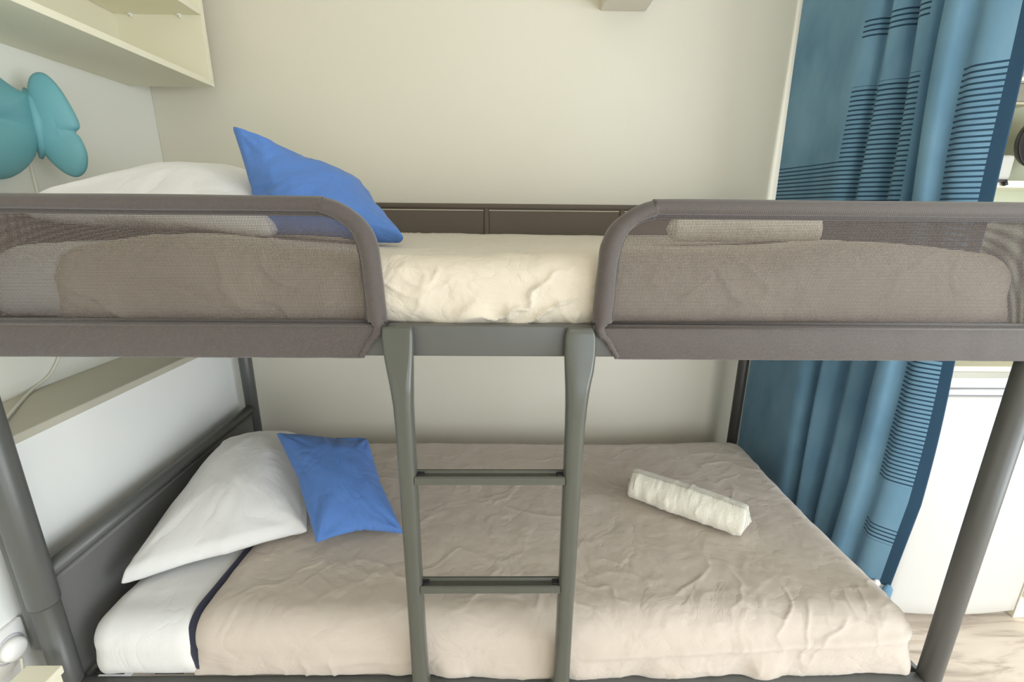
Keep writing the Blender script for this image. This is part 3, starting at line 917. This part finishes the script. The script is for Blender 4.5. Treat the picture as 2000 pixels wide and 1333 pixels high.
# ---- rolled towels
def rolled_towel(name, a, b, r, seed, label, squash=0.9, group=None):
    a = np.array(a, float); b = np.array(b, float)
    ax = (b - a); L = np.linalg.norm(ax); ax /= L
    side = np.cross(ax, (0, 0, 1)); side /= np.linalg.norm(side); up = np.cross(side, ax)
    nS, nT = 120, 150
    turns = 3.1
    V, F = [], []
    S = np.linspace(0, 1, nS)
    # outer surface spiral (thick ribbon): outer then inner skin
    T = np.linspace(0, 1, nT)
    th = T * turns * 2 * math.pi + 0.6
    rad = r * (0.16 + 0.84 * (T ** 0.85))
    tk = r * 0.20
    prof = [(rad[i] * math.cos(th[i]), rad[i] * math.sin(th[i])) for i in range(nT)] + [((rad[i] - tk) * math.cos(th[i]), (rad[i] - tk) * math.sin(th[i])) for i in range(nT - 1, -1, -1)]
    prof = np.array(prof); m = len(prof)
    ang = np.arctan2(prof[:, 1], prof[:, 0])
    rows = []
    for i, s in enumerate(S):
        e = min(s, 1 - s)
        k = 1.0 - 0.07 * math.exp(-e / 0.012) + 0.05 * math.sin(s * math.pi)
        P3 = np.stack([np.full(m, s * L * 22), prof[:, 0] * 20, prof[:, 1] * 20], 1)
        w_ = 0.0034 * fbm(P3 * np.array((2.2, 1, 1)), 3, seed) + 0.0045 * creases(np.stack([np.full(m, s * L), ang * 0.04, 0 * ang], 1), 60, 1.45, 3, 4, .5, seed + 2) * math.exp(-((s - .45) / .3) ** 2)
        kk = (k + w_ / r)
        off = 0.006 * math.sin(s * math.pi)
        c = a + ax * L * s + up * off * .3
        rows.append(c + side * (prof[:, 0] * kk)[:, None] + up * (prof[:, 1] * kk * squash)[:, None] + ax * (0.003 * np.sin(ang * 2 + seed))[:, None] * (1 if 0.05 > e else 0)
                    + ax * ((1 if s > .5 else -1) * 0.016 * np.clip(1 - np.hypot(prof[:, 0], prof[:, 1]) / r, 0, 1) * math.exp(-e / 0.05))[:, None])
    V = np.concatenate(rows)
    for i in range(nS - 1):
        for j in range(m):
            j2 = (j + 1) % m
            F.append([i * m + j, i * m + j2, (i + 1) * m + j2, (i + 1) * m + j])
    for i in range(nT - 1):   # end faces of the ribbon
        F.append([i, i + 1, m - 2 - i, m - 1 - i][::-1])
        b0 = (nS - 1) * m
        F.append([b0 + i, b0 + i + 1, b0 + m - 2 - i, b0 + m - 1 - i])
    o = mesh_obj(name, V, F, M['towel'])
    return tag(o, label, 'towel', group)
rolled_towel('rolled_towel', (0.425, 1.340, 0.481), (0.700, 1.150, 0.476), 0.059, 51, 'white towel rolled up on the beige duvet of the lower bunk')
rolled_towel('rolled_towel', (0.400, 1.13, 1.298), (0.730, 1.12, 1.300), 0.040, 61, 'white towel rolled up on the upper bunk behind the right mesh guard', 0.85)

# ================================================================== CURTAIN
cp = [(1.045, 1.885), (1.058, 1.80), (1.070, 1.70), (1.078, 1.60), (1.100, 1.570), (1.128, 1.563), (1.112, 1.535), (1.105, 1.515), (1.128, 1.490), (1.160, 1.480), (1.145, 1.455), (1.132, 1.425),
      (1.150, 1.400), (1.178, 1.392), (1.160, 1.362), (1.138, 1.335), (1.148, 1.305), (1.180, 1.292), (1.178, 1.264), (1.188, 1.245), (1.212, 1.222), (1.236, 1.202)]
def curtain():
    base = catmull([(x, y, 0) for x, y in cp], 10)[:, :2]
    seg = np.r_[0, np.cumsum(np.linalg.norm(np.diff(base, axis=0), axis=1))]
    # resample evenly
    K = 260
    u = np.linspace(0, seg[-1], K)
    bx = np.interp(u, seg, base[:, 0]); by = np.interp(u, seg, base[:, 1])
    cxm = np.interp(np.linspace(0, 1, K), [0, .3, .6, 1], [1.05, 1.09, 1.14, 1.215])
    NZ = 130
    Z = np.linspace(0.175, 2.44, NZ)
    V, UV = [], []
    for j, z in enumerate(Z):
        t_ = (z - 0.175) / 2.265
        amp = 1.35 - 0.25 * t_
        for i in range(K):
            s = i / (K - 1)
            wv = 0.006 * math.sin(z * 3.1 + s * 7) + 0.004 * math.sin(z * 7 + s * 15)
            x = cxm[i] + (bx[i] - cxm[i]) * amp + wv * s
            y = by[i] + 0.006 * math.sin(z * 4 + s * 9)
            # the free edge swings in towards the top and flares low down
            x += s ** 3 * (-0.22 * max(0, t_ - 0.52) + 0.028 * max(0, 0.45 - t_) * 1.2 - 0.20 * max(0, 0.14 - t_))
            x += (1 - s) * (-0.02 * t_ + 0.02)
            zz = z
            if j == 0: zz = z + 0.012 * math.sin(i * 0.18)
            V.append((x, y, zz)); UV.append((s, z))
    F = []
    for j in range(NZ - 1):
        for i in range(K - 1):
            a = j * K + i
            F.append([a, a + 1, a + K + 1, a + K])
    return np.array(V), F, UV
cv, cf, cuv = curtain()
cur = mesh_obj('curtain', cv, cf, M['curtain'], uv=cuv)
tag(cur, 'blue striped fringed cloth curtain hanging at the foot end of the bunk bed', 'curtain')
sd = cur.modifiers.new('thickness', 'SOLIDIFY'); sd.thickness = 0.0016; sd.offset = 0
pc = as_parent(cur)
K = 260
def tassel(i, mat, name, ln, spread):
    x, y, z = cv[i]
    V = []
    pts = catmull([(x, y, z + 0.012), (x - 0.002, y, z - ln * .3), (x + 0.001, y - .003, z - ln * .7), (x + 0.003, y - .004, z - ln)], 5)
    return mesh_obj(name, *tube(pts, np.interp(np.linspace(0, 1, len(pts)), [0, .15, .5, 1], [0.005, 0.016 * spread, 0.014 * spread, 0.009 * spread]), 12, sx=.6), mat, pc)
for n_, i in enumerate(range(8, 252, 11)):
    tassel(i, M['tassel_w'], 'tassel', 0.055 + 0.008 * math.sin(i), 1.0)
tassel(258, M['curtain'], 'corner_tassel', 0.10, 1.1)
# curtain rod near the ceiling
t = thing('curtain_rod', (1.15, 1.5, 2.44), 'thin white curtain rod carrying the blue curtain under the ceiling', 'curtain rod')
mesh_obj('rod', *tube([(1.045, 1.91, 2.452), (1.17, 1.15, 2.452)], 0.009, 12), M['plastic'], t)
mesh_obj('bracket', *box(1.16, 1.18, 1.14, 1.16, 2.44, 2.5, 0.002), M['plastic'], t)
mesh_obj('bracket', *box(1.035, 1.055, 1.885, 1.905, 2.44, 2.5, 0.002), M['plastic'], t)

# ================================================================== FRIDGE AND KITCHEN BEYOND THE CURTAIN
fx0, fx1, fy = 1.262, 1.742, 1.245
t = thing('fridge', ((fx0 + fx1) / 2, 1.5, 0.0), 'small white under-counter fridge standing beyond the blue curtain', 'fridge')
mesh_obj('body', *box(fx0 + .004, fx1 - .004, fy + 0.045, 1.74, 0.035, 0.862, 0.004), M['fridge'], t, False)
def fridge_door():
    secs = []
    for z in np.r_[np.linspace(0.040, 0.052, 4), np.linspace(0.1, 0.75, 8), np.linspace(0.818, 0.826, 3)]:
        e = 0.0
        if z < 0.052: e = 0.008 * (1 - (z - 0.04) / 0.012)
        if z > 0.818: e = 0.006 * ((z - 0.818) / 0.008)
        ring = []
        for k in range(25):
            s = k / 24; x = fx0 + e + (fx1 - fx0 - 2 * e) * s
            bulge = 0.018 * (1 - (2 * s - 1) ** 2) - 0.012 * max(0, abs(2 * s - 1) - 0.94) / 0.06
            ring.append((x, fy - bulge + e, z))
        ring.append((fx1 - e, fy + 0.042, z)); ring.append((fx0 + e, fy + 0.042, z))
        secs.append(ring)
    return loft(secs)
dr_ = mesh_obj('door', *fridge_door(), M['fridge'], t)
mesh_obj('handle_recess', *box(fx0 + .01, fx1 - .14, fy - 0.010, fy + 0.04, 0.831, 0.850, 0.004), M['fgrey'], P(dr_, t.matrix_world_base))
mesh_obj('top_trim', *box(fx0, fx1, fy - 0.004, 1.74, 0.852, 0.866, 0.003), M['fridge'], t, False)
for x in (fx0 + .05, fx1 - .05):
    mesh_obj('foot', *tube([(x, fy + .08, 0), (x, fy + .08, 0.036)], 0.016, 14), M['black'], t)
# worktop over the fridge
t = thing('worktop', (1.8, 1.5, 0.872), 'cream kitchen worktop with a grey edge above the white fridge', 'worktop')
mesh_obj('top', *box(1.258, 2.55, 1.225, 1.80, 0.896, 0.924, 0.003), M['counter'], t, False)
mesh_obj('edge_strip', *box(1.258, 2.55, 1.222, 1.236, 0.890, 0.9085, 0.001), M['alu'], t, False)
mesh_obj('support_rail', *box(1.258, 2.55, 1.228, 1.26, 0.868, 0.889, 0.001), M['cab'], t, False)
# cabinet base to the right of the fridge
t = thing('base_cabinet', (2.15, 1.5, 0.0), 'white kitchen base cabinet right of the small fridge', 'cabinet')
mesh_obj('body', *box(1.755, 2.55, 1.26, 1.78, 0.0, 0.868, 0.002), M['cab'], t, False)
d_ = mesh_obj('door', *box(1.758, 2.14, 1.242, 1.26, 0.09, 0.86, 0.002), M['cab'], t, False)
mesh_obj('handle', *tube([(2.10, 1.228, 0.66), (2.10, 1.228, 0.80)], 0.005, 10), M['alu'], P(d_, t.matrix_world_base))
d_ = mesh_obj('door', *box(2.145, 2.54, 1.242, 1.26, 0.09, 0.86, 0.002), M['cab'], t, False)
mesh_obj('handle', *tube([(2.18, 1.228, 0.66), (2.18, 1.228, 0.80)], 0.005, 10), M['alu'], P(d_, t.matrix_world_base))
# kitchen partition wall carrying the upper units
struct('wall_splashback', box(1.262, XR, 1.80, 1.86, 0.0, ZC), M['splash'])
t = thing('wall_cabinet', (1.9, 1.66, 1.778), 'white kitchen wall cabinet high up beyond the curtain edge', 'cabinet')
mesh_obj('body', *box(1.30, 2.55, 1.53, 1.80, 1.780, 2.40, 0.002), M['cab'], t, False)
mesh_obj('underside', *box(1.305, 2.545, 1.535, 1.795, 1.772, 1.780), M['cabund'], t, False)
mesh_obj('door', *box(1.302, 1.92, 1.514, 1.53, 1.776, 2.395, 0.002), M['cab'], t, False)
mesh_obj('door', *box(1.925, 2.548, 1.514, 1.53, 1.776, 2.395, 0.002), M['cab'], t, False)
t = thing('extractor_hood', (1.6, 1.74, 1.69), 'slim beige extractor hood under the white wall cabinet', 'extractor hood')
mesh_obj('visor', *box(1.34, 1.80, 1.665, 1.80, 1.760, 1.7715, 0.001), M['cab'], t, False)
mesh_obj('body', *box(1.345, 1.795, 1.69, 1.80, 1.705, 1.758, 0.003), M['alu'], t, False)
mesh_obj('filter', *box(1.36, 1.78, 1.70, 1.79, 1.697, 1.705, 0.001), M['cabund'], t, False)
t = thing('kitchen_shelf', (1.7, 1.68, 1.43), 'narrow white shelf on the pale kitchen wall beyond the curtain', 'shelf')
mesh_obj('board', *box(1.30, 2.3, 1.60, 1.80, 1.425, 1.447, 0.002), M['cab'], t, False)
mesh_obj('bracket', *box(1.45, 1.465, 1.66, 1.80, 1.375, 1.425, 0.002), M['cab'], t, False)
t = thing('toaster', (1.66, 1.70, 1.447), 'pale grey toaster standing on the kitchen shelf', 'toaster')
mesh_obj('casing', *box(1.50, 1.695, 1.625, 1.775, 1.449, 1.530, 0.012, 3), M['microw'], t)
mesh_obj('slot', *box(1.525, 1.67, 1.68, 1.695, 1.5295, 1.5315), M['black'], t, False)
mesh_obj('lever', *box(1.494, 1.500, 1.69, 1.71, 1.485, 1.493, 0.001), M['black'], t, False)
t = thing('frying_pan', (1.845, 1.70, 1.48), 'dark round pan hanging in front of the kitchen wall at the right edge', 'pan')
def disc(c, r, depth, n=40):
    sec = []
    cx, cy, cz = c
    prof = [(0.0, r * .80), (0.004, r * .86), (depth * .7, r * .97), (depth, r), (depth, r * .96), (depth * .7, r * .92), (0.008, r * .80)]
    V = []
    for (d, rr) in prof:
        V.append([(cx + rr * math.cos(a), cy - d, cz + rr * math.sin(a)) for a in np.linspace(0, 2 * math.pi, n, endpoint=False)])
    return loft(V)
mesh_obj('bowl', *disc((1.845, 1.715, 1.583), 0.098, 0.035), M['pan'], t)
mesh_obj('handle', *tube([(1.845, 1.70, 1.676), (1.845, 1.695, 1.71), (1.845, 1.70, 1.772)], [0.007, 0.009, 0.006], 10), M['black'], t)
t = thing('clothes_peg', (1.63, 1.60, 1.42), 'small black clip hanging from the front edge of the kitchen shelf', 'clip')
mesh_obj('clip', *join(box(1.615, 1.648, 1.588, 1.600, 1.441, 1.450, 0.002), tube([(1.642, 1.592, 1.443), (1.646, 1.590, 1.431)], 0.007, 10)), M['black'], t)

# ================================================================== LOWER LEFT CORNER: socket and little table
t = thing('power_socket', (-1.098, 0.82, 0.30), 'white wall socket with a round plug beside the left bed post', 'socket')
mesh_obj('plate', *box(-1.10, -1.088, 0.775, 0.855, 0.345, 0.445, 0.004, 3), M['plastic'], t)
mesh_obj('plug', *tube([(-1.088, 0.815, 0.395), (-1.072, 0.815, 0.395), (-1.066, 0.815, 0.395)], [0.026, 0.024, 0.016], 20), M['plastic'], t)
mesh_obj('ring', *tube([(-1.0885 , 0.815 + 0.030 * math.cos(a), 0.395 + 0.030 * math.sin(a)) for a in np.linspace(0, 2 * math.pi, 28)], 0.0022, 8, up=(1, 0, 0)), M['fgrey'], t)
mesh_obj('plug_cord', *tube(catmull([(-1.07, 0.815, 0.37), (-1.065, 0.80, 0.32), (-1.075, 0.78, 0.28), (-1.085, 0.74, 0.24), (-1.09, 0.70, 0.10)], 6), 0.003, 8), M['cord'], t)
t = thing('side_table', (-1.02, 0.66, 0.0), 'corner of a small white side table at the lower left bed post', 'table')
mesh_obj('tabletop', *box(-1.02, -0.945, 0.50, 0.782, 0.370, 0.389, 0.002), M['shelf'], t, False)
for (x, y) in ((-1.01, 0.512), (-0.957, 0.512), (-1.01, 0.770), (-0.957, 0.770)):
    mesh_obj('leg', *box(x - .008, x + .008, y - .008, y + .008, 0.0, 0.370, 0.002), M['shelf'], t, False)
